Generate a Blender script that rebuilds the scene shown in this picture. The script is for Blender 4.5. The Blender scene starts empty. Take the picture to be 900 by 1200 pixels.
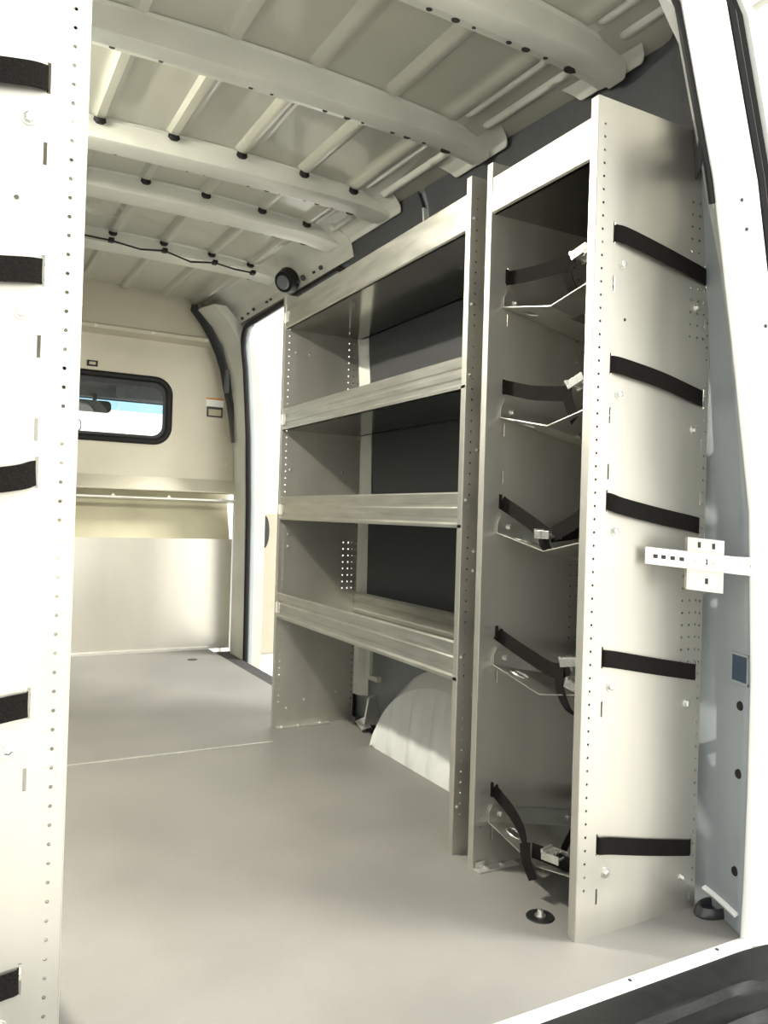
import bpy, bmesh, math, random
from mathutils import Vector, Matrix
random.seed(4)
SC = bpy.context.scene
COL = SC.collection

# ------------------------------------------------------------------ camera
F_PX, YAW, PITCH, ROLL = 915.6, math.radians(28.533), math.radians(0.375), math.radians(-1.7385)
EYE = Vector((0, 0, .85))
def cam_axes():
    f = Vector((math.sin(YAW)*math.cos(PITCH), math.cos(YAW)*math.cos(PITCH), math.sin(PITCH)))
    r0 = Vector((math.cos(YAW), -math.sin(YAW), 0)); u0 = r0.cross(f)
    r = r0*math.cos(ROLL) - u0*math.sin(ROLL); u = u0*math.cos(ROLL) + r0*math.sin(ROLL)
    return r, u, f
R_, U_, F_ = cam_axes()
cd = bpy.data.cameras.new('camera'); cam = bpy.data.objects.new('camera', cd); COL.objects.link(cam)
m3 = Matrix((R_, U_, -F_)).transposed()
cam.matrix_world = Matrix.Translation(EYE) @ m3.to_4x4()
cd.sensor_fit = 'VERTICAL'; cd.sensor_height = 36; cd.lens = F_PX/1200*36; cd.clip_start = .02
SC.camera = cam

# ------------------------------------------------------------------ materials
def mat(name, col, rough=.5, metal=0., noise=None, bump=None, coat=0., spec=.5, aniso=None):
    m = bpy.data.materials.new(name); m.use_nodes = True
    nt = m.node_tree; b = nt.nodes['Principled BSDF']
    b.inputs['Base Color'].default_value = (*col, 1)
    b.inputs['Roughness'].default_value = rough; b.inputs['Metallic'].default_value = metal
    b.inputs['Coat Weight'].default_value = coat
    b.inputs['Specular IOR Level'].default_value = spec
    tc = nt.nodes.new('ShaderNodeTexCoord')
    if noise:
        sc, amt = noise[:2]; stretch = noise[2] if len(noise) > 2 else (1, 1, 1)
        mp = nt.nodes.new('ShaderNodeMapping'); mp.inputs['Scale'].default_value = stretch
        n = nt.nodes.new('ShaderNodeTexNoise'); n.inputs['Scale'].default_value = sc; n.inputs['Detail'].default_value = 4
        nt.links.new(tc.outputs['Object'], mp.inputs[0]); nt.links.new(mp.outputs[0], n.inputs['Vector'])
        cr = nt.nodes.new('ShaderNodeValToRGB')
        cr.color_ramp.elements[0].position = .3; cr.color_ramp.elements[1].position = .7
        cr.color_ramp.elements[0].color = (*[c*(1-amt) for c in col], 1)
        cr.color_ramp.elements[1].color = (*[min(1, c*(1+amt)) for c in col], 1)
        nt.links.new(n.outputs['Fac'], cr.inputs[0]); nt.links.new(cr.outputs[0], b.inputs['Base Color'])
        mr = nt.nodes.new('ShaderNodeMapRange'); mr.inputs[3].default_value = rough*.8; mr.inputs[4].default_value = min(1, rough*1.25)
        nt.links.new(n.outputs['Fac'], mr.inputs[0]); nt.links.new(mr.outputs[0], b.inputs['Roughness'])
    if bump:
        sc, st = bump
        n2 = nt.nodes.new('ShaderNodeTexNoise'); n2.inputs['Scale'].default_value = sc
        nt.links.new(tc.outputs['Object'], n2.inputs['Vector'])
        bp = nt.nodes.new('ShaderNodeBump'); bp.inputs['Strength'].default_value = st; bp.inputs['Distance'].default_value = .01
        nt.links.new(n2.outputs['Fac'], bp.inputs['Height']); nt.links.new(bp.outputs[0], b.inputs['Normal'])
    return m

ALU = (.58, .565, .505)
M = dict(
    alu=mat('brushed_aluminium', ALU, .40, .88, (9, .07, (1, 1, .25))),
    alu_bright=mat('bright_aluminium', (.7, .69, .64), .35, .8, (14, .05)),
    tray_base=mat('polished_tray_sheet_shaded', (.30, .295, .26), .14, 1.0, (6, .12, (1, 1, 8)), spec=.3),  # darker than the tray lips: shade under the shelves put into the colour
    galv=mat('zinc_plated_steel', (.62, .62, .58), .28, .9, (40, .12)),
    tray=mat('shelf_aluminium', (.58, .575, .52), .33, .95, (6, .12, (1, 1, 8))),
    paint=mat('primer_paint_grey', (.50, .50, .44), .3, 0, (5, .08), (7, .12), coat=.3),
    roofp=mat('roof_paint_grey', (.37, .365, .30), .3, .0, (2.5, .06), (3, .22), coat=.5),
    wallp=mat('side_wall_paint', (.26, .285, .30), .4, 0, (6, .05), coat=.2),
    archp=mat('wheel_arch_lit_paint', (.60, .61, .585), .3, 0, (6, .05), coat=.5),  # lighter than the wall paint: light falling on the arch put into the colour
    white=mat('white_body_paint', (.86, .86, .83), .25, 0, (5, .02), coat=.6),
    lining=mat('charcoal_lining_board', (.055, .056, .057), .65, 0, (60, .12), spec=.25),
    floor=mat('floor_board', (.165, .159, .144), .55, 0, (3.5, .10), (260, .12)),
    bulk=mat('bulkhead_cream', (.52, .49, .39), .42, .35, (4, .05)),
    bulk_alu=mat('bulkhead_sheet_aluminium', (.74, .715, .64), .28, .9, (2, .08, (1.5, 1, .3)), (1.6, .25)),
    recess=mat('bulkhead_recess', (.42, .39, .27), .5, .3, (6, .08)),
    black=mat('black_rubber', (.008, .008, .008), .5, 0, (30, .2), spec=.25),
    plastic=mat('black_plastic', (.02, .021, .022), .35, 0, (30, .2)),
    strap=mat('black_webbing', (.008, .007, .006), .9, 0, (300, .5), (500, .4), spec=.12),
    step=mat('bumper_plastic', (.006, .0065, .006), .5, 0, (40, .2), (200, .05), spec=.15),
    dark=mat('dark_cavity', (.03, .03, .03), .8, 0, (20, .2)),
    ground=mat('concrete', (.55, .54, .5), .8, 0, (3, .1)),
    orange=mat('orange_label', (.6, .22, .05), .6, 0, (30, .05)),
    label=mat('white_label', (.85, .85, .8), .6, 0, (30, .02)),
    cab=mat('cab_grey_trim', (.10, .105, .11), .6, 0, (30, .1)),
    trimw=mat('pale_door_trim', (.42, .39, .30), .5, 0, (8, .04)),
    red=mat('red_lens', (.35, .06, .04), .3, 0, (20, .1)),
    bluep=mat('blue_inner_panel', (.035, .055, .085), .5, 0, (20, .1)),
)
def glass_mat(name, col, gl=.06):
    m = bpy.data.materials.new(name); m.use_nodes = True; nt = m.node_tree; nt.nodes.clear()
    o = nt.nodes.new('ShaderNodeOutputMaterial'); mx = nt.nodes.new('ShaderNodeMixShader')
    t = nt.nodes.new('ShaderNodeBsdfTransparent'); t.inputs[0].default_value = (*col, 1)
    g = nt.nodes.new('ShaderNodeBsdfGlossy'); g.inputs['Roughness'].default_value = .02
    mx.inputs[0].default_value = gl
    nt.links.new(t.outputs[0], mx.inputs[1]); nt.links.new(g.outputs[0], mx.inputs[2]); nt.links.new(mx.outputs[0], o.inputs[0])
    return m
M['glass'] = glass_mat('window_glass', (.95, .97, .96))
M['blueglass'] = glass_mat('blue_tinted_glass', (.30, .50, .66))

def perforated(base, name, cols, sgn=1):
    """base material plus round through holes; cols = (x0, z0, z1, pitch, radius)"""
    m = base.copy(); m.name = name; nt = m.node_tree
    out = [n for n in nt.nodes if n.type == 'OUTPUT_MATERIAL'][0]; b = nt.nodes['Principled BSDF']
    tc = nt.nodes.new('ShaderNodeTexCoord'); sp = nt.nodes.new('ShaderNodeSeparateXYZ'); nt.links.new(tc.outputs['Object'], sp.inputs[0])
    def mth(op, a, b_=None, c=None):
        n = nt.nodes.new('ShaderNodeMath'); n.operation = op
        for i, v in enumerate((a, b_, c)):
            if v is None: continue
            if isinstance(v, (int, float)): n.inputs[i].default_value = v
            else: nt.links.new(v, n.inputs[i])
        return n.outputs[0]
    X = mth('MULTIPLY', sp.outputs[0], sgn); Z = sp.outputs[2]; tot = None
    for (x0, z0, z1, p, r) in cols:
        dx = mth('SUBTRACT', X, x0)
        dz = mth('SUBTRACT', mth('WRAP', mth('SUBTRACT', Z, z0), p/2, -p/2), 0)
        d = mth('SQRT', mth('ADD', mth('MULTIPLY', dx, dx), mth('MULTIPLY', dz, dz)))
        k = mth('LESS_THAN', d, r)
        k = mth('MULTIPLY', k, mth('MULTIPLY', mth('GREATER_THAN', Z, z0-p/2), mth('LESS_THAN', Z, z1+p/2)))
        tot = k if tot is None else mth('MAXIMUM', tot, k)
    t = nt.nodes.new('ShaderNodeBsdfTransparent'); mx = nt.nodes.new('ShaderNodeMixShader')
    nt.links.new(tot, mx.inputs[0]); nt.links.new(b.outputs[0], mx.inputs[1]); nt.links.new(t.outputs[0], mx.inputs[2])
    nt.links.new(mx.outputs[0], out.inputs[0])
    return m

# ------------------------------------------------------------------ mesh builder
class MB:
    def __init__(s): s.v = []; s.f = []; s.cuts = []
    def cut(s): s.cuts.append((len(s.v), len(s.f))); return s
    def add(s, vs, fs):
        o = len(s.v); s.v += [Vector(v) for v in vs]; s.f += [tuple(i+o for i in f) for f in fs]; return s
    def box(s, x0, x1, y0, y1, z0, z1):
        x0, x1 = sorted((x0, x1)); y0, y1 = sorted((y0, y1)); z0, z1 = sorted((z0, z1))
        return s.add([(x0,y0,z0),(x1,y0,z0),(x1,y1,z0),(x0,y1,z0),(x0,y0,z1),(x1,y0,z1),(x1,y1,z1),(x0,y1,z1)],
                     [(0,3,2,1),(4,5,6,7),(0,1,5,4),(1,2,6,5),(2,3,7,6),(3,0,4,7)])
    def prism(s, pts, d):
        """pts: closed 3D polygon, d: extrusion vector"""
        d = Vector(d); n = len(pts); a = [Vector(p) for p in pts]
        return s.add(a+[p+d for p in a], [tuple(range(n))[::-1], tuple(range(n, 2*n))]+[(i, (i+1) % n, n+(i+1) % n, n+i) for i in range(n)])
    def sweep(s, secs, closed=True, caps=True):
        """secs: list of rings (lists of points)"""
        n = len(secs[0]); vs = [p for r in secs for p in r]; fs = []
        for k in range(len(secs)-1):
            for i in range(n if closed else n-1):
                j = (i+1) % n; fs.append((k*n+i, k*n+j, (k+1)*n+j, (k+1)*n+i))
        if caps and closed:
            fs.append(tuple(range(n))[::-1]); fs.append(tuple((len(secs)-1)*n+i for i in range(n)))
        return s.add(vs, fs)
    def tube(s, path, r, seg=8, closed=False):
        P = [Vector(p) for p in path]; secs = []; n = len(P); up = Vector((.13, .21, .97)).normalized()
        for i, p in enumerate(P):
            if closed: t = (P[(i+1) % n]-P[i-1]).normalized()
            else: t = (P[min(i+1, n-1)]-P[max(i-1, 0)]).normalized()
            a = t.cross(up)
            if a.length < .1: a = t.cross(Vector((1, 0, 0)))
            a.normalize(); b = t.cross(a)
            secs.append([p+(a*math.cos(q*math.tau/seg)+b*math.sin(q*math.tau/seg))*r for q in range(seg)])
        if closed: secs.append(secs[0]); return s.sweep(secs, caps=False)
        return s.sweep(secs)
    def cyl(s, c, ax, r, h, seg=16, r2=None):
        c = Vector(c); ax = Vector(ax).normalized()
        a = ax.orthogonal().normalized(); b = ax.cross(a); r2 = r if r2 is None else r2
        return s.sweep([[c+ax*k*h+(a*math.cos(q*math.tau/seg)+b*math.sin(q*math.tau/seg))*rr for q in range(seg)] for k, rr in ((0, r), (1, r2))])
    def bolt(s, c, ax, r=.008):
        c = Vector(c); ax = Vector(ax).normalized(); s.cut()
        s.cyl(c, ax, r*1.45, .0018, 16); s.cyl(c+ax*.0018, ax, r, r*.6, 6, r*.95); s.cyl(c+ax*(.0018+r*.6), ax, r*.95, r*.15, 6, r*.6); return s
    def ribbon(s, path, w, wd=(0, 0, 1), th=.0016, n=6):
        P = [Vector(p) for p in path]; Q = []
        if len(P) > 2:
            E = [P[0]*2-P[1]]+P+[P[-1]*2-P[-2]]
            for i in range(1, len(E)-2):
                for k in range(n):
                    t = k/n; a, b, c, d = E[i-1:i+3]
                    Q.append(.5*((2*b)+(c-a)*t+(2*a-5*b+4*c-d)*t*t+(3*b-a-3*c+d)*t**3))
            Q.append(P[-1])
        else: Q = P
        secs = []; wd = Vector(wd).normalized()
        for i, p in enumerate(Q):
            t = (Q[min(i+1, len(Q)-1)]-Q[max(i-1, 0)]).normalized()
            u = (wd - t*wd.dot(t))
            u = u.normalized() if u.length > .05 else t.orthogonal().normalized()
            nn = t.cross(u)*th/2; u = u*w/2
            secs.append([p-u-nn, p+u-nn, p+u+nn, p-u+nn])
        return s.sweep(secs)
    def build_each(s, name, m, parent=None, **k):
        if not s.cuts or s.cuts[0][0] > 0: s.cuts.insert(0, (0, 0))
        ends = s.cuts[1:]+[(len(s.v), len(s.f))]; out = []
        for (v0, f0), (v1, f1) in zip(s.cuts, ends):
            if v1 <= v0: continue
            p = MB(); p.v = s.v[v0:v1]; p.f = [tuple(i-v0 for i in f) for f in s.f[f0:f1]]
            out.append(p.build(name, m, parent, **k))
        return out
    def build(s, name, m, parent=None, smooth=False, bevel=0, weld=False):
        me = bpy.data.meshes.new(name)
        off = parent_loc(parent) if parent is not None else Vector((0, 0, 0))
        me.from_pydata([v-off for v in s.v], [], s.f)
        bm = bmesh.new(); bm.from_mesh(me)
        if weld: bmesh.ops.remove_doubles(bm, verts=bm.verts, dist=1e-4)
        bmesh.ops.recalc_face_normals(bm, faces=bm.faces); bm.to_mesh(me); bm.free()
        me.materials.append(M[m] if isinstance(m, str) else m)
        if smooth:
            me.shade_smooth()
            try: me.set_sharp_from_angle(angle=math.radians(38))
            except Exception: pass
        o = bpy.data.objects.new(name, me); COL.objects.link(o)
        if parent is not None: o.parent = parent
        if bevel:
            b = o.modifiers.new('bevel', 'BEVEL'); b.width = bevel; b.segments = 2; b.limit_method = 'ANGLE'
        return o
def parent_loc(p):
    v = Vector((0, 0, 0))
    while p is not None: v += p.location; p = p.parent
    return v
def tag(o, label=None, cat=None, group=None, kind=None):
    if label: o['label'] = label
    if cat: o['category'] = cat
    if group: o['group'] = group
    if kind: o['kind'] = kind
    return o
def thing(name, label, cat, loc, group=None):
    o = bpy.data.objects.new(name, None); COL.objects.link(o); o.location = loc; o.empty_display_size = .05
    return tag(o, label, cat, group)
def struct(name, mb, m, **k):
    o = mb.build(name, m, **k); o['kind'] = 'structure'; return o
def lerp(tab, z):
    if z <= tab[0][0]: return tab[0][1]
    for (a, va), (b, vb) in zip(tab, tab[1:]):
        if z <= b:
            t = (z-a)/(b-a); return va+(vb-va)*t
    return tab[-1][1]
def smooth_step(a, b, x):
    t = max(0, min(1, (x-a)/(b-a))); return t*t*(3-2*t)

# ------------------------------------------------------------------ van shell
CX = .634                      # centre line of the van
Y0, YB = 1.06, 4.79            # rear sill, bulkhead
WT = [(-.3, 1.53), (0, 1.53), (.5, 1.525), (.9, 1.52), (1.3, 1.505), (1.7, 1.475), (1.97, 1.44), (2.06, 1.40), (2.12, 1.28)]
PT = [(-.3, 1.452), (0, 1.452), (.2, 1.462), (.53, 1.462), (.884, 1.442), (1.229, 1.374), (1.544, 1.305), (1.867, 1.199), (1.92, 1.15), (2.12, 1.0)]
def roof_z(x, y): return 2.055+.035*(y-2)-.05*((x-CX)/.8)**2+.012
def rb(y): return 1.99+.042*(y-2)

def wall_x(y, z):
    w = lerp(WT, z); p = lerp(PT, z)
    if y < 1.30:
        t = smooth_step(1.30, Y0, y) if False else max(0, min(1, (1.30-y)/(1.30-Y0)))
        return w+(p-w)*t**1.6
    return w

# --- floor
mb = MB(); mb.prism([(-.27, Y0, 0), (1.50, Y0, 0), (1.50, 3.25, 0), (1.385, 3.62, 0), (1.385, YB-.02, 0), (-.27, YB-.02, 0)], (0, 0, -.02))
fl = struct('floor', mb, 'floor')
mb = MB(); mb.box(.0, 1.052, 2.745, 2.753, .0, .0025)
struct('trim_1', mb, 'alu_bright')
# sill strip
mb = MB()
secs = []
for x in (-.2, 1.452):
    secs.append([(x, 1.063, .0005), (x, 1.060, .002), (x, 1.056, .002), (x, 1.053, .004), (x, 1.047, .004), (x, 1.042, .002), (x, 1.039, -.002), (x, 1.038, -.006), (x, 1.038, -.11), (x, 1.058, -.11), (x, 1.058, -.001)])
mb.sweep(secs)
struct('trim_2', mb, 'white', smooth=True)
t2 = thing('sill_rivet', 'small dark rivets along the white rear sill strip', 'rivet', (1.0, 1.08, .004), 'sill rivets') if False else None
for i, x in enumerate((.80, 1.12, 1.36)):
    o = MB().cyl((x, 1.049, .0037), (0, 0, 1), .004, .0015, 10).build('sill_rivet', 'dark')
    tag(o, ('dark rivet in the white rear sill at the bottom edge of the photo', 'dark rivet in the white rear sill, midway along it', 'dark rivet in the white rear sill nearest the right pillar')[i], 'rivet', 'rivets in the rear sill')

# --- right wall: scan lines with the sliding door opening
DY0, DY1, DZ0, DZ1, DR = 3.03, 4.47, -.30, 1.935, .12
def scan_wall(side, opening):
    mb = MB(); zs = [-.3+.04*i for i in range(int(2.40/.04))]
    zs += [DZ1-.13+.013*i for i in range(11)]
    zs = sorted(set(round(z, 4) for z in zs if z <= 2.05)) + [2.05]
    def X(y, z):
        x = wall_x(y, z); return x if side > 0 else 2*CX-x
    ys0 = [Y0, 1.09, 1.12, 1.15, 1.18, 1.21, 1.24, 1.27, 1.30]
    for za, zb in zip(zs, zs[1:]):
        def rng(z):
            if not opening or z < DZ0 or z > DZ1-.0001: return None
            d = DZ1-z
            r = DR if d < DR else 0
            off = DR-math.sqrt(max(0, DR*DR-(DR-d)**2)) if d < DR else 0
            return DY0+off*1.0, DY1-off*1.0
        ra, rb_ = rng(za), rng(zb)
        if opening and ra and not rb_ : rb_ = ((DY0+DY1)/2, (DY0+DY1)/2) if False else (DY0+DR, DY1-DR)
        def quad(ya0, ya1, yb0, yb1):
            vs = [(X(ya0, za), ya0, za), (X(ya1, za), ya1, za), (X(yb1, zb), yb1, zb), (X(yb0, zb), yb0, zb)]
            mb.add(vs, [(0, 1, 2, 3)])
        for a, b in zip(ys0, ys0[1:]): quad(a, b, a, b)
        if ra:
            quad(1.30, ra[0], 1.30, rb_[0]); quad(ra[1], YB, rb_[1], YB)
        else: quad(1.30, YB, 1.30, YB)
    return mb
wr = struct('wall_right', scan_wall(1, True), 'wallp', smooth=True, weld=True)
sol = wr.modifiers.new('s', 'SOLIDIFY'); sol.thickness = .03; sol.offset = 1
wl = struct('wall_left', scan_wall(-1, False), 'wallp', smooth=True, weld=True)
sol = wl.modifiers.new('s', 'SOLIDIFY'); sol.thickness = .03; sol.offset = 1
def fix_outward(o, side):
    me = o.data; s = sum(p.normal.x*p.area for p in me.polygons)
    if s*side < 0:
        bm = bmesh.new(); bm.from_mesh(me); bmesh.ops.reverse_faces(bm, faces=bm.faces); bm.to_mesh(me); bm.free()
fix_outward(wr, 1); fix_outward(wl, -1)

# --- roof skin with pressed beads
BEAMS = [(1.40, 1.50), (1.96, 2.062), (2.60, 2.735), (3.04, 3.20), (3.76, 3.93)]
RIBX = [.12, .35, .58, .81, 1.04, 1.235]
bays = [(1.02, 1.40)] + [(a[1], b[0]) for a, b in zip(BEAMS, BEAMS[1:])] + [(3.93, YB)]
def bead(x, y):
    h = 0
    for a, b in bays:
        lo, hi = a+.045, b-.02
        if hi-lo < .12: continue
        if a <= y <= b:
            e = smooth_step(lo-.012, lo+.014, y)*(1-smooth_step(hi-.014, hi+.012, y))
            for i, rx in enumerate(RIBX):
                d = abs(x-rx)
                if d < .034:
                    h = max(h, e*(1-smooth_step(.010, .030, d)))
    # round stamping between the third and fourth beams
    r = math.hypot(x-.50, y-3.47); h = max(h, .7*(1-smooth_step(.0, .014, abs(r-.085))))
    return h*.017
xs = []
x = 2*CX-1.47
while x < 1.46: xs.append(x); x += .012
xs.append(1.47)
ys = [1.00]; y = 1.0
while y < YB-.013: y += .013; ys.append(y)
ys.append(YB)
mb = MB(); vs = [(x, y, roof_z(x, y)-bead(x, y)-(.02*smooth_step(1.25, 1.40, x))) for y in ys for x in xs]; n = len(xs)
fs = [(j*n+i, j*n+i+1, (j+1)*n+i+1, (j+1)*n+i) for j in range(len(ys)-1) for i in range(n-1)]
mb.add(vs, fs)
rf = struct('ceiling', mb, 'roofp', smooth=True)
me = rf.data
if sum(p.normal.z for p in me.polygons) < 0:
    bm = bmesh.new(); bm.from_mesh(me); bmesh.ops.reverse_faces(bm, faces=bm.faces); bm.to_mesh(me); bm.free()
sol = rf.modifiers.new('s', 'SOLIDIFY'); sol.thickness = .02; sol.offset = 1

# --- roof beams
BL = ['pale roof cross beam nearest the rear doors, at the top of the photo', 'second roof cross beam from the rear, running down to the wide gap above the shelves',
      'third roof cross beam from the rear, just past the blue-tinted bay', 'fourth roof cross beam from the rear, close behind the third',
      'roof cross beam nearest the bulkhead, with the black cable clipped beside it']
BL[2] = 'third roof cross beam from the rear, in the middle of the ceiling'
for bi, (a, b) in enumerate(BEAMS):
    w = b-a; ym = (a+b)/2; zb = rb(ym)
    root = thing('roof_beam', BL[bi], 'roof beam', (CX, ym, zb), 'pressed steel roof cross beams')
    def secn(x):
        t = max(0, (abs(x-CX)-.60)/.20)          # ends curl down into the rail
        dz = -.022*t**2 - .016*((x-CX)/.8)**2
        fl = .014*t*t
        top = max(roof_z(x, ym)-.004, zb+dz+.03)
        return [(x, a-.012, top), (x, a-.003, top-.006), (x, a+.004, zb+dz+.004), (x, a+.012, zb+dz), (x, b-.042, zb+dz), (x, b-.036, zb+dz+.009),
                (x, b-.006, zb+dz+.013), (x, b, zb+dz+.02), (x, b+.004, top)]
    mb = MB(); mb.sweep([secn(CX-.76+.0282*i) for i in range(55)])
    mb.build('beam', 'paint', root, smooth=True)
    hm = MB()
    for hx, r in ((.30, .006), (.42, .005), (.66, .005), (.72, .004), (.88, .006), (.95, .0085), (1.0, .004), (1.10, .006), (1.15, .009), (1.21, .005), (1.29, .015)):
        t = max(0, (abs(hx-CX)-.60)/.20); dz = -.022*t**2-.016*((hx-CX)/.8)**2
        c = Vector((hx, b-.020, zb+dz+.0105)); pts = [c+Vector((math.cos(q*math.tau/14)*r*1.25, math.sin(q*math.tau/14)*r, -.0012)) for q in range(14)]
        hm.cut(); hm.prism(pts, (0, 0, .004))
    hm.build_each('rail_hole', 'dark', root)
    if bi > 1:
        for rx in RIBX[1:]:
            c = Vector((rx, a-.022, roof_z(rx, a)-.026))
            MB().sweep([[c+Vector((math.cos(q*math.tau/12)*.020*k, math.sin(q*math.tau/12)*.010*k, z)) for q in range(12)] for k, z in ((.8, .02), (1, .004), (.6, -.004))]).build('sealant_pad', 'black', root, smooth=True)

# --- upper side rails (pressed, with openings between the beams)
def rail(side):
    prof = [(1.215, 2.052), (1.25, 2.040), (1.29, 2.034), (1.33, 2.024), (1.37, 2.008), (1.40, 1.990), (1.418, 1.962), (1.428, 1.925)]
    def at(s):
        q = s*(len(prof)-1); i = min(int(q), len(prof)-2); t = q-i
        return prof[i][0]+(prof[i+1][0]-prof[i][0])*t, prof[i][1]+(prof[i+1][1]-prof[i][1])*t
    mb = MB(); ysr = [1.10+.006*i for i in range(int((YB-1.10)/.006)+1)]
    def smax(y):
        if y > 2.95: return 1.0
        mids = [(1.10, 1.33), (1.60, 1.86), (2.19, 2.50)]
        e = .66
        for a, b in mids:
            k = smooth_step(a-.035, a+.02, y)*(1-smooth_step(b-.02, b+.035, y))
            e = max(e, .0)
            if k > 0: return .80-.30*k
        return .80
    def emb(y, s):
        # raised rim round each opening
        d = 0
        for a, b in ((1.14, 1.34), (1.56, 1.88), (2.13, 2.52), (2.80, 2.98)):
            k = smooth_step(a-.03, a, y)*(1-smooth_step(b, b+.03, y))
            d = max(d, k*(1-smooth_step(.0, .07, abs(s-.22))), .8*k*(1-smooth_step(.0, .06, abs(s-.46))))
        return d
    rows = []
    for y in ysr:
        sm = smax(y); row = []
        for k in range(49):
            s = sm*k/48; x, z = at(s); z += .042*(y-2)*(1-s*.6); e = emb(y, s)*.015; x -= e*.5; z -= e
            row.append((x if side > 0 else 2*CX-x, y, z))
        rows.append(row)
    n = 49; vs = [p for r in rows for p in r]
    mb.add(vs, [(j*n+i, j*n+i+1, (j+1)*n+i+1, (j+1)*n+i) for j in range(len(rows)-1) for i in range(n-1)])
    return mb
o = struct('trim_3', rail(1), 'paint', smooth=True); s_ = o.modifiers.new('s', 'SOLIDIFY'); s_.thickness = .004
o = struct('trim_4', rail(-1), 'paint', smooth=True); s_ = o.modifiers.new('s', 'SOLIDIFY'); s_.thickness = .004

# door head: punched sheet above the sliding door
hm = MB()
for y, z, r in ((3.22, 1.955, .010), (3.30, 1.955, .006), (3.42, 1.96, .014), (3.48, 1.958, .007), (3.66, 1.962, .008), (3.86, 1.96, .006), (3.92, 1.96, .006), (4.12, 1.965, .008), (4.22, 1.963, .006), (4.33, 1.96, .009)):
    x = lerp([(1.885, 1.420), (1.905, 1.415), (1.945, 1.40), (1.975, 1.375)], z-.04*(y-2)*.15)
    hm.cyl((x-.012, y, z), (1, 0, .7), r, .012, 12)
struct('trim_5', hm, 'dark')

# --- dark lining boards on the wall
def board(y0, y1, z0, z1, label, notch=None):
    zs = [z0+(z1-z0)*i/8 for i in range(9)]; g = .014; mb = MB()
    ysb = sorted(set([y0, y1]+[q for q in (1.13, 1.16, 1.19, 1.22, 1.25, 1.28, 1.31) if y0 < q < y1]))
    secs = [[(wall_x(q, z)-g-.004, q, z) for q in ysb]+[(wall_x(q, z)-g, q, z) for q in ysb[::-1]] for z in zs]
    mb.sweep(secs)
    o = mb.build('lining_board', 'lining', smooth=True); tag(o, label, 'wall panel', 'charcoal lining boards')
    return o
board(1.10, 2.36, 1.62, 2.01, 'charcoal lining board under the roof rail, behind the rear end of the shelves')
board(2.40, 2.99, 1.62, 2.02, 'charcoal lining board under the roof rail, next to the sliding door opening')
board(1.31, 2.86, 1.225, 1.60, 'charcoal board behind the shelves, above the second tray')
board(1.31, 2.86, .85, 1.215, 'charcoal board behind the shelves, between the second and third trays')
board(1.31, 2.90, .46, .84, 'charcoal board behind the shelves, between the third and lowest trays')
mb = MB(); mb.prism([(1.44, 2.372, 1.63), (1.455, 2.372, 1.63), (1.425, 2.372, 1.95), (1.412, 2.372, 1.95)], (0, .010, 0))
o = mb.build('wall_seam_strip', 'paint'); tag(o, 'narrow pale upright strip between the two charcoal boards under the roof rail', 'metal strip')
for y, z, lab in ((1.80, 1.86, 'black clip in the charcoal board above the right tank rack'), (2.47, 1.90, 'black plug in the charcoal board just past the pale strip'), (2.93, 1.86, 'black plug in the charcoal board beside the sliding door opening')):
    x = wall_x(y, z)-.018
    tag(MB().cyl((x, y, z), (-1, 0, -.2), .014, .006, 12).build('panel_plug', 'black', smooth=True), lab, 'plug', 'black plugs in the upper boards')
# pale pillar of the body beside the sliding door
mb = MB(); mb.sweep([[(wall_x(3, z)-.035, 2.93, z), (wall_x(3, z)-.04, 2.975, z), (wall_x(3, z)-.002, 3.00, z), (wall_x(3, z)-.002, 2.90, z)] for z in (.1, .6, 1.2, 1.6)])
struct('trim_6', mb, 'paint')

# --- wheel arch
def arch(side):
    yc, a, h = 2.115, .45, .36; secs = []
    for (x, k) in ((1.368, None), (1.41, .97), (1.45, 1.0), (1.53, 1.0)):
        ring = []
        for q in range(33):
            th = math.pi*q/32; cy, sz = math.cos(th), math.sin(th)
            if k is None:
                yy = yc+a*.985*cy; zz = h*.80*sz
                xx = 1.368+.035*sz
            else: yy = yc+a*k*cy*(1); zz = h*k*sz; xx = x+.02*sz
            if side < 0: xx = 2*CX-xx
            ring.append((xx, yy, zz))
        secs.append(ring)
    # shallow upright pressings on the inner face come from stations across it
    mb = MB(); n = 33
    vs = [p for r in secs for p in r]
    mb.add(vs, [(k*n+i, k*n+i+1, (k+1)*n+i+1, (k+1)*n+i) for k in range(3) for i in range(n-1)])
    cols = []
    for q in range(129):
        th = math.pi*q/128; cy, sz = math.cos(th), math.sin(th); col = []
        for t in range(9):
            z = h*.80*sz*t/8; y_ = yc+a*.985*cy
            w = math.sin((y_-yc)*46); e = .009*smooth_step(.2, .9, w)*smooth_step(.0, .15, t/8)*(1-smooth_step(.8, 1, t/8))
            x = 1.368+.035*sz*t/8-e
            col.append((x if side > 0 else 2*CX-x, y_, z))
        cols.append(col)
    mb.add([p for c in cols for p in c], [(j*9+i, j*9+i+1, (j+1)*9+i+1, (j+1)*9+i) for j in range(128) for i in range(8)])
    return mb
o = arch(1).build('wheel_arch', 'archp', smooth=True); tag(o, 'wheel arch, its paint lightened to help the lamplight, on the floor under the lowest shelf tray', 'wheel arch')
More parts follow.
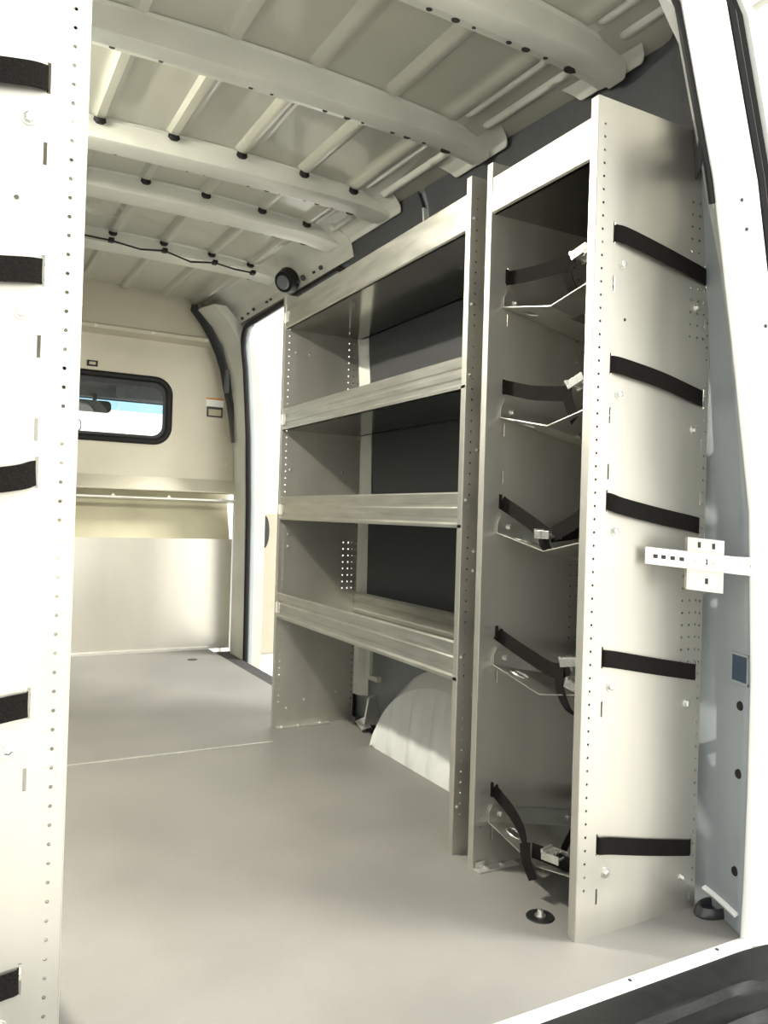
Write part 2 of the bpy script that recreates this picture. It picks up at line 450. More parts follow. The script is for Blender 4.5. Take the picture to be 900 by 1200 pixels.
# torn trim and plate beside the arch
t = thing('body_bracket', 'small bright folded bracket on the floor between the far upright and the wheel arch', 'bracket', (1.47, 2.80, 0))
MB().prism([(1.43, 2.74, .03), (1.52, 2.78, .03), (1.52, 2.80, .13), (1.47, 2.78, .12)], (.0, .012, .0)).prism([(1.41, 2.72, .012), (1.50, 2.72, .03), (1.50, 2.80, .05), (1.43, 2.82, .02)], (0, 0, .004)).build('plate', 'alu_bright', t)
MB().cyl((1.43, 2.75, .017), (0, 0, 1), .01, .006, 8).build('bolt', 'galv', t)
MB().box(1.45, 1.51, 2.70, 2.86, 0, .028).build('rubber_block', 'black', t)
mb = MB(); mb.box(1.478, 1.492, 2.80, 2.835, .20, .43); mb.box(1.48, 1.50, 2.74, 2.84, .19, .21)
tag(mb.build('wall_bracket', 'paint'), 'short pale upright strip on the side wall above the floor bracket', 'bracket')

# --- rear right pillar (white) with seals
def pillar(side):
    zs = [-.03, -.015, 0, .1, .3, .53, .7, .884, 1.05, 1.229, 1.39, 1.544, 1.70, 1.80, 1.867, 1.90, 1.94, 1.99]
    secs = []
    for z in zs:
        p = lerp(PT, z)
        w = .085
        ring = [(p+.004, 1.068, z), (p-.002, 1.064, z), (p-.004, 1.058, z), (p, 1.045, z), (p+.010, 1.036, z), (p+w-.01, 1.020, z), (p+w, 1.030, z), (p+w+.01, 1.10, z), (p+w+.02, 1.16, z)]
        secs.append([(x if side > 0 else 2*CX-x, y, z_) for x, y, z_ in ring])
    return MB().sweep(secs)
struct('wall_rear_right', pillar(1), 'white', smooth=True)
struct('wall_rear_left', pillar(-1), 'white', smooth=True)
def pil(z, dx, y):
    return (lerp(PT, z)+dx, y, z)
zs = [1.92-.06*i for i in range(35)]
tag(MB().tube([pil(z, -.004, 1.070) for z in zs if z > 1.44], .0065, 8).build('door_seal', 'black', smooth=True), 'black rubber seal along the inner curve of the white rear pillar', 'seal')
for dx, y, w, lab in ((.10, 1.03, .012, 'black rubber seal running down the outer edge of the white rear pillar'), (.128, 1.035, .010, 'outermost black rubber strip at the right edge, outside the other pillar seal')):
    mb = MB(); mb.sweep([[(lerp(PT, z)+dx-w, y-.006, z), (lerp(PT, z)+dx-w*.3, y-.012, z), (lerp(PT, z)+dx+w, y-.004, z), (lerp(PT, z)+dx+w, y+.05, z), (lerp(PT, z)+dx-w, y+.05, z)] for z in zs])
    tag(mb.build('door_seal', 'black', smooth=True), lab, 'seal')
mb = MB(); mb.sweep([[(lerp(PT, z)+.138, 1.02, z), (lerp(PT, z)+.26, 1.06, z), (lerp(PT, z)+.26, 1.14, z), (lerp(PT, z)+.138, 1.14, z)] for z in zs])
struct('trim_7', mb, 'white')
PH = [(1.50, .030), (1.445, .034), (1.26, .055), (1.04, .05), (.80, .05), (.62, .045), (.36, .045), (.1, .06)]
hm = MB()
for z, dx in PH: hm.cyl((lerp(PT, z)+dx, 1.036-.012*dx/.08-.0035, z), (0, -1, 0), .0038, .002, 10)
struct('trim_8', hm, 'dark')
# header over the rear opening
mb = MB()
pts = []
for i in range(25):
    t = -1+2*i/24; x = CX+t*.58; z = 1.945-.06*abs(t)**4; pts.append((x, z))
secs = [[(x, 1.03, z), (x, 1.10, z), (x, 1.10, roof_z(x, 1.1)+.0), (x, 1.03, roof_z(x, 1.1))] for x, z in pts]
mb.sweep(secs); 
for s in (1, -1):
    x0 = CX+s*.56; mb.box(x0, CX+s*.80, 1.06, 1.10, 1.95, 2.06)
struct('wall_rear', mb, 'white')

# pocket, grommets and clips in the pale corner of the right wall
t = thing('wall_pocket', 'square dark blue recess in the pale wall between the tank rack and the white pillar', 'recess', (wall_x(1.1, .55), 1.10, .55))
xo = wall_x(1.1, .55)
mb = MB()
for (ya, yb, za, zb) in ((1.071, 1.076, .517, .582), (1.126, 1.131, .517, .582), (1.071, 1.131, .577, .582), (1.071, 1.131, .517, .522)):
    mb.prism([(wall_x(ya, .55)-.004, ya, za), (wall_x(yb, .55)-.004, yb, za), (wall_x(yb, .55)-.004, yb, zb), (wall_x(ya, .55)-.004, ya, zb)], (.01, 0, 0))
mb.build('rim', 'wallp', t)
mb = MB(); mb.prism([(wall_x(1.076, .55)-.0025, 1.076, .522), (wall_x(1.126, .55)-.0025, 1.126, .522), (wall_x(1.126, .55)-.0025, 1.126, .577), (wall_x(1.076, .55)-.0025, 1.076, .577)], (.002, 0, 0))
mb.build('back_plate', 'bluep', t)
for z, lab in ((.47, 'top one of the three black round grommets below the square wall recess'), (.325, 'middle one of the three black round grommets in the pale wall corner'), (.118, 'lowest of the three black round grommets, just above the black floor cup')):
    y = 1.099; n_ = Vector((-1, .35, 0)).normalized(); c = Vector((wall_x(y, z), y, z))
    tag(MB().cyl(c-n_*.002, n_, .0115, .005, 16, .009).build('grommet', 'black', smooth=True), lab, 'grommet', 'black grommets in the wall corner')
# red marker lamp and clips behind the rack near the pillar
t = thing('marker_lamp', 'small dark lamp with a reddish lens between the rack top and the pillar', 'lamp', (1.46, 1.24, 1.5))
mb = MB(); mb.box(1.455, 1.485, 1.215, 1.275, 1.46, 1.60); mb.build('housing', 'plastic', t, bevel=.006)
mb = MB(); mb.box(1.447, 1.455, 1.22, 1.255, 1.47, 1.53); mb.build('lens', 'red', t, bevel=.003)

# --- white-grey angle bracket between rack and pillar
t = thing('stay_bracket', 'perforated bright metal strap bracket joining the right tank rack to the white pillar', 'bracket', (1.38, 1.13, .78))
A, B = Vector((1.275, 1.186, .787)), Vector((1.438, 1.063, .770)); d = (B-A).normalized(); nrm = Vector((-d.y, d.x, 0)).normalized()
if nrm.y > 0: nrm = -nrm
def plate(p, q, h0, h1, off, th=.003):
    a, b = A+d*p+nrm*off, A+d*q+nrm*off
    return [a+Vector((0, 0, h0)), b+Vector((0, 0, h0)), b+Vector((0, 0, h1)), a+Vector((0, 0, h1))], nrm*th
L = (B-A).length
mb = MB(); mb.prism(*plate(0, L, -.018, .018, 0)); mb.prism(*plate(0, L, .016, .018, 0, .009)); mb.prism(*plate(0, L, -.018, -.016, 0, .009))
mb.build('strap_plate', 'alu_bright', t, bevel=.0006)
mb = MB(); mb.prism(*plate(L*.42, L*.78, -.062, .048, -.004)); mb.prism(*plate(L*.42, L*.45, -.062, .048, -.004, -.02)); mb.build('cross_plate', 'alu', t, bevel=.0008)
hm = MB()
for k in (.08, .16, .25, .34): hm.cut().prism(*plate(L*k, L*(k+.045), -.004, .004, .0031, .0006))
for k, z in ((.52, .034), (.66, .034), (.60, -.04)): hm.cut().prism(*plate(L*k, L*(k+.03), z-.006, z+.006, -.0008, .0006))
hm.prism(*plate(L*.60, L*.615, -.006, .006, .0031, .0006))
hm.build_each('slot', 'dark', t)
mb = MB()
for k in (.5, .57, .68): mb.bolt(A+d*L*k+nrm*.003, nrm, .0045)
mb.build_each('bolt', 'galv', t)
mb = MB(); mb.prism([(1.436, 1.064, .752), (1.456, 1.062, .752), (1.456, 1.062, .79), (1.436, 1.064, .79)], (0, -.003, 0)); mb.box(1.434, 1.437, 1.055, 1.085, .752, .79); mb.build('end_flange', 'white', t)
MB().cyl((1.446, 1.0605, .771), (0, -1, 0), .0025, .001, 8).build('screw', 'dark', t)

# --- tank rack -------------------------------------------------------------
XS, DEP, ZT = 1.123, .350, 1.726
LEV = [1.452, 1.180, .896, .572, .186]
PITCH_H = .0271
COLS = [(.019, .10, 1.66, PITCH_H, .0027), (.341, .06, 1.66, PITCH_H, .0030)]
for gx in (.285, .308, .328): COLS += [(gx, 1.27, 1.56, PITCH_H, .0030), (gx, .55, .74, PITCH_H, .0030)]
COLS += [(.088, 1.278, 1.2781, PITCH_H, .0035)]
def make_perf(sgn): return perforated(M['alu'], 'perforated_aluminium', COLS, sgn)
PERF = {1: make_perf(1), -1: make_perf(-1)}
def panel_mesh(rects, flange=.020, th=.0022):
    """sheet in local x (depth) and z, facing -y; real slots; folded front edge towards +y"""
    xs = sorted(set([0, DEP]+[r[0] for r in rects]+[r[1] for r in rects])); zs = sorted(set([0, ZT]+[r[2] for r in rects]+[r[3] for r in rects]))
    def hole(a, b, c, d_):
        mx, mz = (a+b)/2, (c+d_)/2
        return any(r[0] < mx < r[1] and r[2] < mz < r[3] for r in rects)
    H = [[hole(xs[i], xs[i+1], zs[j], zs[j+1]) for j in range(len(zs)-1)] for i in range(len(xs)-1)]
    vs, fs = [], []; idx = {}
    def V(i, j, k):
        key = (i, j, k)
        if key not in idx: idx[key] = len(vs); vs.append((xs[i], k*th, zs[j]))
        return idx[key]
    nx, nz = len(xs)-1, len(zs)-1
    for i in range(nx):
        for j in range(nz):
            if H[i][j]: continue
            fs.append((V(i,j,0), V(i+1,j,0), V(i+1,j+1,0), V(i,j+1,0))); fs.append((V(i,j,1), V(i,j+1,1), V(i+1,j+1,1), V(i+1,j,1)))
            if i == nx-1 or H[i+1][j]: fs.append((V(i+1,j,0), V(i+1,j,1), V(i+1,j+1,1), V(i+1,j+1,0)))
            if i == 0 or H[i-1][j]: fs.append((V(i,j,1), V(i,j,0), V(i,j+1,0), V(i,j+1,1)))
            if j == nz-1 or H[i][j+1]: fs.append((V(i,j+1,0), V(i+1,j+1,0), V(i+1,j+1,1), V(i,j+1,1)))
            if j == 0 or H[i][j-1]: fs.append((V(i,j,1), V(i+1,j,1), V(i+1,j,0), V(i,j,0)))
    return vs, fs
def side_panel(root, sgn, xf, y, slots=True, name='side_panel', grid=True):
    rects = []
    if slots:
        for k, z in enumerate(LEV):
            rects.append((.049, .054, z-.020, z+.024)); rects.append((.331, .336, z-.066, z-.022))
            e = .062 if k in (2,) else -.105
            rects.append((.051, .056, z+e-.016, z+e+.016)); rects.append((.329, .333, z+e-.06, z+e-.03))
    vs, fs = panel_mesh(rects); mb = MB(); mb.add([(sgn*v[0], v[1], v[2]) for v in vs], fs)
    # build with the object origin on the panel's own foot so that the hole pattern follows it
    me_o = mb.build(name, PERF[sgn]); me_o.parent = root; me_o.location = Vector((xf, y, 0))-root.location
    me_o.location.z = 0-root.location.z
    fb = MB(); x = lambda q: xf+sgn*q
    fb.box(x(-.002), x(0), y, y+.021, 0, ZT); fb.box(x(0), x(.010), y+.019, y+.021, 0, ZT)
    fb.build('front_flange', 'alu', root, bevel=.0008)
    bb = MB(); bb.box(x(.01), x(DEP-.01), y+.0022, y+.035, .0005, .003)
    bb.build('foot_flange', 'alu', root)
    return me_o
def bolts_for(root, sgn, xf, y, ny, z_list):
    for z in z_list:
        for dx, dz in ((.076, -.060), (.307, -.115)):
            MB().bolt((xf+sgn*dx, y, z+dz), (0, ny, 0), .0075).build('bolt', 'galv', root)
def tray(root, sgn, xf, ya, yb, ztop, h=.095, name='shelf_tray', down=True, grooves=True, tabs=True):
    """shelf tray with ribbed front and rear lips; floor of the tray at lip bottom"""
    x = lambda q: xf+sgn*q
    th = .002; mb = MB()
    zb = ztop-h
    if grooves:
        prof = [(.010, ztop-.008), (.003, ztop), (.0, ztop-.004), (0, ztop-.028), (.003, ztop-.032), (.003, ztop-.038), (0, ztop-.042), (0, zb+.030), (.0035, zb+.025), (.0035, zb+.014), (-.002, zb+.008), (-.002, zb), (.01, zb)]
    else: prof = [(.012, ztop-.006), (.006, ztop), (0, ztop-.005), (0, zb+.004), (.004, zb), (.01, zb)]
    inner = [(px+th+.0015, pz) for px, pz in prof[::-1]]
    ring = prof+inner
    fr = MB(); fr.sweep([[(x(px), y, pz) for px, pz in ring] for y in (ya, yb)])
    o = fr.build(name, 'tray', root)
    bb = MB(); bb.box(x(.006), x(DEP-.005), ya, yb, zb, zb+.002); bb.build('tray_base', 'tray_base', o)
    bk = MB(); bk.sweep([[(x(DEP-.006-px), y, pz) for px, pz in ring] for y in (ya, yb)]); bk.build('rear_lip', 'tray', o)
    if tabs:
        tb = MB()
        for yy, s in ((yb, -1),):
            y_in = yy+s*.004; tb.cut().box(x(-.0015), x(-.004), y_in, y_in+s*.030, zb+.020, zb+.060); tb.box(x(-.004), x(-.010), y_in+s*.002, y_in+s*.006, zb+.020, zb+.060)
        tb.build_each('end_tab', 'alu_bright', o)
    return o
def saddle(root, sgn, xf, ya, yb, z):
    """V shaped cradle bolted between both panels, sloping down towards the wall"""
    x0, x1 = .040, .325; ym = (ya+yb)/2; th = .0022
    def P(u, v): # u depth, v across -1..1
        zz = z-.076-(u-x0)*.20 - .036*(1-abs(v)); return Vector((xf+sgn*u, ym+v*(yb-ya-.006)/2, zz))
    us = [x0, .060, .070, .085, .100, .115, .19, .25, .265, .28, .30, x1]; vsn = [-1, -.92, -.82, -.72, -.62, -.50, -.13, 0, .13, .50, .62, .72, .82, .92, 1]
    def hole(i, j):
        um, vm = (us[i]+us[i+1])/2, (vsn[j]+vsn[j+1])/2
        if .070 < um < .100 and .62 < abs(vm) < .82: return True
        if .265 < um < .30 and .62 < abs(vm) < .82: return True
        if abs(vm) < .13 and .115 < um < .25: return True
        return False
    mb = MB(); n = len(vsn)
    vs = [P(u, v) for u in us for v in vsn]
    mb.add(vs, [(i*n+j, i*n+j+1, (i+1)*n+j+1, (i+1)*n+j) for i in range(len(us)-1) for j in range(n-1) if not hole(i, j)])
    for v in (-1, 1):   # side tabs
        a, b = P(x0, v), P(x1, v); up = Vector((0, 0, .045)); i0 = Vector((sgn*.008, 0, 0))
        mb.add([a, b, b+up-i0, a+up*.9+i0*1.2, a+up*.6+i0*.2], [(0, 1, 2, 3, 4)])
    o = mb.build('saddle', 'tray', root)
    s = o.modifiers.new('s', 'SOLIDIFY'); s.thickness = th; s.offset = 0
    b2 = MB()
    for v in (-1, 1):
        for u in (.076, .295):
            c = P(u, v)+Vector((0, -v*.002, .022)); b2.bolt(c, (0, -v, 0), .0065)
    b2.build_each('bolt', 'galv', o)
    l2 = MB()
    for v in (-.72, .72):
        for u in (.085, .2825):
            c = P(u, v); ring = []
            for q in range(17):
                th_ = math.tau*q/16; ring.append(c+Vector((sgn*.018*math.cos(th_), .026*math.sin(th_), .001-.2*.018*math.cos(th_)+(abs(v)*0)+.036*(.026*math.sin(th_))/((yb-ya)/2)*(1 if v > 0 else -1))))
            l2.cut().tube(ring[:-1], .0022, 6, closed=True)
    l2.build_each('rim', 'galv', o)
    return o
def buckle(c, t, ax):
    mb = MB(); c = Vector(c); ax = Vector(ax).normalized(); up = Vector((0, 0, 1)); sd = ax.cross(up).normalized(); up = sd.cross(ax)
    def bx(a, b, w0, w1, h0, h1, m_):
        m_.prism([c+ax*a+sd*w0+up*h0, c+ax*b+sd*w0+up*h0, c+ax*b+sd*w1+up*h0, c+ax*a+sd*w1+up*h0], up*(h1-h0))
    bx(-.022, .022, -.021, -.018, -.006, .012, mb); bx(-.022, .022, .018, .021, -.006, .012, mb)
    mb.cyl(c-ax*.016-sd*.021, sd, .003, .042, 10); mb.cyl(c+ax*.016-sd*.021, sd, .003, .042, 10); mb.cyl(c-sd*.021+up*.006, sd, .0045, .042, 10)
    bx(-.02, .006, -.016, .016, .010, .0125, mb); bx(-.024, -.018, -.02, .02, .008, .016, mb)
    return mb.build('cam_buckle', 'galv', t, bevel=.0005)
def strap(root_label, sgn, xf, ya, yb, k, strands, buckles, group):
    z = LEV[k]; x = lambda q: xf+sgn*q
    t = thing('ratchet_strap', root_label, 'strap', (x(.19), (ya+yb)/2, z), group)
    sag = (.0, .003, -.004, .0, -.0)[k]; blg = (.010, .010, .013, .006, .005)[k]
    z0, z1 = z, z-.044-(0 if k < 3 else .002); w = .035
    if k == 4: z1 = z-.050
    mb = MB()
    mb.ribbon([(x(.0535), ya+.004, z0+.001), (x(.056), ya-.004, z0), (x(.085), ya-blg, z0-.001-(.003 if k != 2 else .008)), (x(.19), ya-blg*1.1, (z0+z1)/2+sag), (x(.30), ya-blg*.6, z1+.004), (x(.326), ya-.003, z1), (x(.333), ya+.004, z1)], w)
    mb.build('outer_band', 'strap', t)
    mb = MB()
    mb.ribbon([(x(.0515), yb-.004, z0+.001), (x(.056), yb+.006, z0), (x(.19), yb+.012, (z0+z1)/2), (x(.326), yb+.006, z1), (x(.3335), yb-.004, z1)], w)
    mb.build('far_band', 'strap', t)
    mb = MB()
    for s_ in strands: mb.ribbon([(x(a), b, c) for a, b, c in s_[0]], .034, s_[1])
    if strands: mb.build('webbing', 'strap', t)
    for c, ax in buckles: buckle((x(c[0]), c[1], c[2]), t, ax)
    return t
ZV = (0, 0, 1)
def tank_rack(sgn, xf, ya, yb, label, group, detail):
    root = thing('tank_rack', label, 'rack', (xf+sgn*DEP/2, (ya+yb)/2, 0), group)
    side_panel(root, sgn, xf, ya); side_panel(root, sgn, xf, yb)
    bolts_for(root, sgn, xf, ya, -1, LEV)
    tray(root, sgn, xf, ya+.003, yb-.0005, 1.692, .092, name='top_tray', tabs=False, grooves=False)
    for z in LEV: saddle(root, sgn, xf, ya+.0022, yb, z)
    fb = MB()
    for yy, s in ((yb, -1),):
        for u in (.03, .08, .15, .27): fb.bolt((xf+sgn*u, yy+s*.012, .001), ZV, .008)
    fb.build_each('floor_bolt', 'galv', root)
    mb = MB(); mb.box(xf+sgn*.0, xf+sgn*.12, yb-.028, yb-.001, .0006, .0035); mb.box(xf+sgn*.005, xf+sgn*.03, yb-.006, yb-.003, .0035, .018); mb.build('foot_bracket', 'alu_bright', root)
    return root
RY1, RY2 = 1.1985, 1.5583
tank_rack(1, XS, RY1, RY2, 'tall narrow aluminium tank rack on the right, holding five crosswise cradles with black straps', 'perforated tank racks', True)
tank_rack(-1, 2*CX-XS, RY1, RY2, 'bright perforated tank rack cut off by the left edge of the photo', 'perforated tank racks', False)
ord_ = ['topmost', 'second from the top', 'middle', 'second from the bottom', 'lowest']
S = {
 0: ([([(.0515, 1.556, 1.450), (.054, 1.548, 1.449), (.050, 1.46, 1.436), (.048, 1.36, 1.428), (.052, 1.315, 1.427)], ZV),
      ([(.3335, 1.556, 1.405), (.22, 1.44, 1.41), (.075, 1.30, 1.425)], ZV), ([(.053, 1.32, 1.425), (.05, 1.335, 1.40), (.06, 1.325, 1.365), (.085, 1.29, 1.345)], (.2, 1, 0))],
     [((.055, 1.290, 1.434), (.2, -1, .35)), ((.06, 1.265, 1.442), (.6, -1, .8))]),
 1: ([([(.0515, 1.556, 1.180), (.054, 1.548, 1.178), (.056, 1.46, 1.155), (.058, 1.36, 1.140), (.060, 1.325, 1.138)], ZV),
      ([(.3335, 1.556, 1.135), (.22, 1.42, 1.13), (.08, 1.30, 1.145)], ZV), ([(.058, 1.335, 1.135), (.056, 1.325, 1.11), (.055, 1.305, 1.075)], (.2, 1, 0))],
     [((.062, 1.300, 1.156), (.3, -1, .5))]),
 2: ([([(.0515, 1.556, .896), (.054, 1.545, .890), (.054, 1.46, .855), (.053, 1.40, .828), (.053, 1.385, .820)], ZV),
      ([(.053, 1.365, .822), (.053, 1.30, .850), (.052, 1.24, .885), (.053, 1.205, .896)], ZV), ([(.3335, 1.556, .85), (.20, 1.44, .83), (.07, 1.39, .82)], ZV), ([(.045, 1.385, .82), (.043, 1.38, .80), (.05, 1.375, .785)], (0, 1, 0))],
     [((.048, 1.375, .818), (.1, -1, .0))]),
 3: ([([(.0515, 1.556, .572), (.054, 1.545, .566), (.055, 1.45, .540), (.055, 1.36, .520), (.050, 1.31, .528), (.045, 1.29, .54)], ZV),
      ([(.3335, 1.556, .525), (.26, 1.46, .515), (.13, 1.33, .52)], ZV), ([(.050, 1.325, .530), (.042, 1.315, .49), (.045, 1.29, .45), (.06, 1.255, .43)], (.2, 1, 0))],
     [((.042, 1.272, .550), (.2, -1, .2)), ((.046, 1.262, .500), (.3, -1, -.3))]),
 4: ([([(.0515, 1.556, .190), (.054, 1.545, .183), (.050, 1.48, .160), (.044, 1.43, .130), (.036, 1.405, .09)], ZV),
      ([(.3335, 1.556, .14), (.24, 1.46, .12), (.10, 1.36, .095)], ZV), ([(.036, 1.41, .115), (.030, 1.395, .08), (.034, 1.375, .045)], (0, 1, 0)), ([(.05, 1.40, .10), (.07, 1.34, .098), (.10, 1.26, .09)], ZV)],
     [((.060, 1.335, .108), (.3, -1, 0))]),
}
for k in range(5):
    strap('black strap round the %s cradle of the right tank rack' % ord_[k], 1, XS, RY1, RY2, k, S[k][0], S[k][1], 'straps of the tank racks')
    strap('black strap in the %s slot of the left rack' % ord_[k], -1, 2*CX-XS, RY1, RY2, k, [], [], 'straps of the tank racks')

# --- wide shelving unit ------------------------------------------------------
SY1, SY2 = 1.648, 2.935
root = thing('shelving_unit', 'wide aluminium shelving unit with four trays along the right wall', 'shelf', (XS+DEP/2, (SY1+SY2)/2, 0))
side_panel(root, 1, XS, SY1, slots=False); side_panel(root, 1, XS, SY2, slots=False)
for zt, h in ((1.690, .100), (1.270, .085), (.920, .092), (.537, .098)):
    tray(root, 1, XS, SY1+.0025, SY2-.0005, zt, h, grooves=zt < 1.6)
for y, s in ((SY2, -1), (SY1, -1)):
    for u, z in ((.05, 1.50), (.11, 1.50), (.04, 1.03), (.27, 1.03), (.04, .77), (.04, .72), (.05, .40), (.055, .07), (.13, .10), (.27, .12)):
        MB().bolt((XS+u, y, z), (0, s, 0), .0045).build('bolt', 'galv', root)
mb = MB()
mb.box(XS+.01, XS+.24, SY2-.030, SY2-.001, .0006, .0035)
for u in (.03, .10, .20): mb.bolt((XS+u, SY2-.016, .0035), ZV, .0065)
mb.build('foot_bracket', 'alu_bright', root)
mb = MB(); mb.box(XS+.004, XS+.018, SY1-.013, SY1-.001, .10, 1.6)
# dashed clip heads down the outside of the near upright
mb = MB()
for z in (1.62, 1.40, 1.22, .90, .50, .12): mb.bolt((XS+.010, SY1, z), (0, -1, 0), .0035)
mb.build_each('clip_bolt', 'galv', root)

# --- bulkhead --------------------------------------------------------------
def brow(z0, z1, y0, y1, m, name, x0=-.27, x1f=None, th=.006):
    mb = MB(); e0 = x1f(z0); e1 = x1f(z1)
    mb.add([(x0, y0, z0), (e0, y0, z0), (e1, y1, z1), (x0, y1, z1), (x0, y0+th, z0), (e0, y0+th, z0), (e1, y1+th, z1), (x0, y1+th, z1)],
           [(0,1,2,3), (7,6,5,4), (0,4,5,1), (1,5,6,2), (2,6,7,3), (3,7,4,0)])
    return mb
BE = [(0, 1.515), (.98, 1.515), (1.05, 1.515), (1.4, 1.50), (1.7, 1.455), (1.92, 1.405), (2.18, 1.29)]
be = lambda z: lerp(BE, z)
# main sheet with the window opening
WX0, WX1, WZ0, WZ1, WR = .17, 1.094, 1.268, 1.628, .085
def rrect(x0, x1, z0, z1, r, n=8):
    pts = []
    for cx, cz, a0 in ((x1-r, z1-r, 0), (x0+r, z1-r, 90), (x0+r, z0+r, 180), (x1-r, z0+r, 270)):
        for k in range(n+1):
            a = math.radians(a0+90*k/n); pts.append((cx+r*math.cos(a), cz+r*math.sin(a)))
    return pts
mb = MB(); zs = sorted(set([.985, 1.06, 1.15, 1.40, 1.5, 1.75, 1.865]+[round(WZ0+WR*(1-math.cos(math.pi/2*i/8)), 5) for i in range(9)]+[round(WZ1-WR*(1-math.cos(math.pi/2*i/8)), 5) for i in range(9)]))
for za, zb in zip(zs, zs[1:]):
    def rg(z):
        if z < WZ0-1e-4 or z > WZ1+1e-4: return None
        d_ = min(z-WZ0, WZ1-z); off = 0 if d_ >= WR else WR-math.sqrt(max(0, WR*WR-(WR-d_)**2))
        return WX0+off, WX1-off
    ra, rb2 = rg(za), rg(zb)
    if ra and rb2 and (za+zb)/2 > WZ0 and (za+zb)/2 < WZ1:
        mb.add([(-.27, YB, za), (ra[0], YB, za), (rb2[0], YB, zb), (-.27, YB, zb)], [(0,1,2,3)])
        mb.add([(ra[1], YB, za), (be(za), YB, za), (be(zb), YB, zb), (rb2[1], YB, zb)], [(0,1,2,3)])
    else: mb.add([(-.27, YB, za), (be(za), YB, za), (be(zb), YB, zb), (-.27, YB, zb)], [(0,1,2,3)])
mb.box(-.27, be(1.0), YB, YB+.006, .965, .985)
o = struct('wall_front', mb, 'bulk')
s_ = o.modifiers.new('s', 'SOLIDIFY'); s_.thickness = .004; s_.offset = 0
BT = thing('bulkhead_header', 'cream sloped panel across the top of the bulkhead under the ceiling', 'panel', (.62, YB, 1.9))
brow(1.91, 2.20, YB-.055, YB-.02, 'bulk', '', x1f=be).build('header_sheet', 'bulk', BT)
mb = MB(); secs = []
for x in (-.27, 1.40): secs.append([(x, YB-.058, 1.915), (x, YB-.075, 1.905), (x, YB-.075, 1.885), (x, YB-.002, 1.865), (x, YB-.002, 1.915)])
mb.sweep(secs); mb.build('ledge', 'bulk', BT)
for x in (.66, .98, 1.30): MB().prism([(x-.012, YB-.077, 1.885), (x+.012, YB-.077, 1.895), (x-.012, YB-.077, 1.908)], (0, .003, 0)).build('rivet', 'alu_bright', BT)
# ledge under the main sheet, recess and lower sheet
t = thing('bulkhead_ledge', 'cream folded ledge running across the bulkhead below the window', 'ledge', (.62, YB, .93))
mb = MB(); secs = []
for x in (-.27, 1.515): secs.append([(x, YB-.004, 1.05), (x, YB-.05, .975), (x, YB-.05, .968), (x, YB, .962)])
mb.sweep(secs); mb.build('upper_fold', 'bulk', t)
mb = MB(); secs = []
for x in (-.27, 1.515): secs.append([(x, YB-.072, .927), (x, YB-.072, .917), (x, YB-.0, .905), (x, YB-.0, .912)])
mb.sweep(secs); mb.build('lip', 'alu_bright', t)
for x in (.78, 1.10, 1.42): MB().prism([(x-.014, YB-.074, .926), (x+.014, YB-.074, .926), (x, YB-.074, .944)], (0, .004, 0)).build('rivet', 'alu_bright', t)
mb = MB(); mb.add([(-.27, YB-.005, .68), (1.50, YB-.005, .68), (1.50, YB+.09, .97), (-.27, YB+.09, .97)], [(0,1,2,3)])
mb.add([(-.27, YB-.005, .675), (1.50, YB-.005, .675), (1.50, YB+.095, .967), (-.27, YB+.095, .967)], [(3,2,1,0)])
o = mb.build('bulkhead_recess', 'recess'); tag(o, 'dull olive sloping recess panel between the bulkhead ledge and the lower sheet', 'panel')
o = struct('wall_front_lower', MB().box(-.27, 1.515, YB-.012, YB-.006, .0, .682), 'bulk_alu')
o = struct('baseboard_front', MB().box(-.27, 1.38, YB-.028, YB-.013, .0, .014), 'alu_bright')
# window seal, pane
t = struct('window_1', MB().tube([(x, YB-.004, z) for x, z in rrect(WX0-.006, WX1+.006, WZ0-.006, WZ1+.006, WR+.006)], .020, 8, closed=True), 'black', smooth=True)
mb = MB(); pts = [(x, YB+.004, z) for x, z in rrect(WX0-.002, WX1+.002, WZ0-.002, WZ1+.002, WR)]
mb.prism(pts, (0, .004, 0)); g = mb.build('pane', 'glass'); g.parent = t; 
# inner black band of the glass
ou = rrect(WX0-.002, WX1+.002, WZ0-.002, WZ1+.002, WR); inn = rrect(WX0+.028, WX1-.032, WZ0+.028, WZ1-.045, WR-.02)
mb = MB(); n = len(ou); mb.add([(x, YB+.0015, z) for x, z in ou]+[(x, YB+.0015, z) for x, z in inn], [(i, (i+1) % n, n+(i+1) % n, n+i) for i in range(n)])
g = mb.build('glass_border', 'plastic'); g.parent = t; s_ = g.modifiers.new('s', 'SOLIDIFY'); s_.thickness = .0015
# small latch and ventilation flap
t = thing('latch_plate', 'small black-rimmed rectangular plate above the bulkhead window', 'latch', (.652, YB-.005, 1.688))
MB().box(.622, .682, YB-.010, YB-.003, 1.672, 1.706).build('frame', 'black', t, bevel=.002)
MB().box(.634, .670, YB-.012, YB-.0095, 1.681, 1.697).build('insert', 'trimw', t)
t = thing('warning_label', 'white sticker with an orange top edge on the bulkhead right of the window', 'label', (1.377, YB-.003, 1.53))
MB().box(1.325, 1.435, YB-.005, YB-.0025, 1.505, 1.555).build('sheet', 'label', t)
MB().box(1.325, 1.435, YB-.0055, YB-.0025, 1.548, 1.558).build('stripe', 'orange', t)
t = thing('vent_flap', 'small dark rectangular flap just below the white sticker', 'vent', (1.38, YB-.003, 1.47))
MB().box(1.330, 1.430, YB-.010, YB-.003, 1.440, 1.503).build('frame', 'plastic', t, bevel=.002)
MB().box(1.340, 1.420, YB-.0125, YB-.009, 1.448, 1.488).build('flap', 'recess', t, bevel=.002)
hm = MB()
for z in (1.50, 1.32, 1.15, 1.02): hm.cyl((be(z)-.05, YB-.002, z), (0, -1, 0), .006, .003, 8)
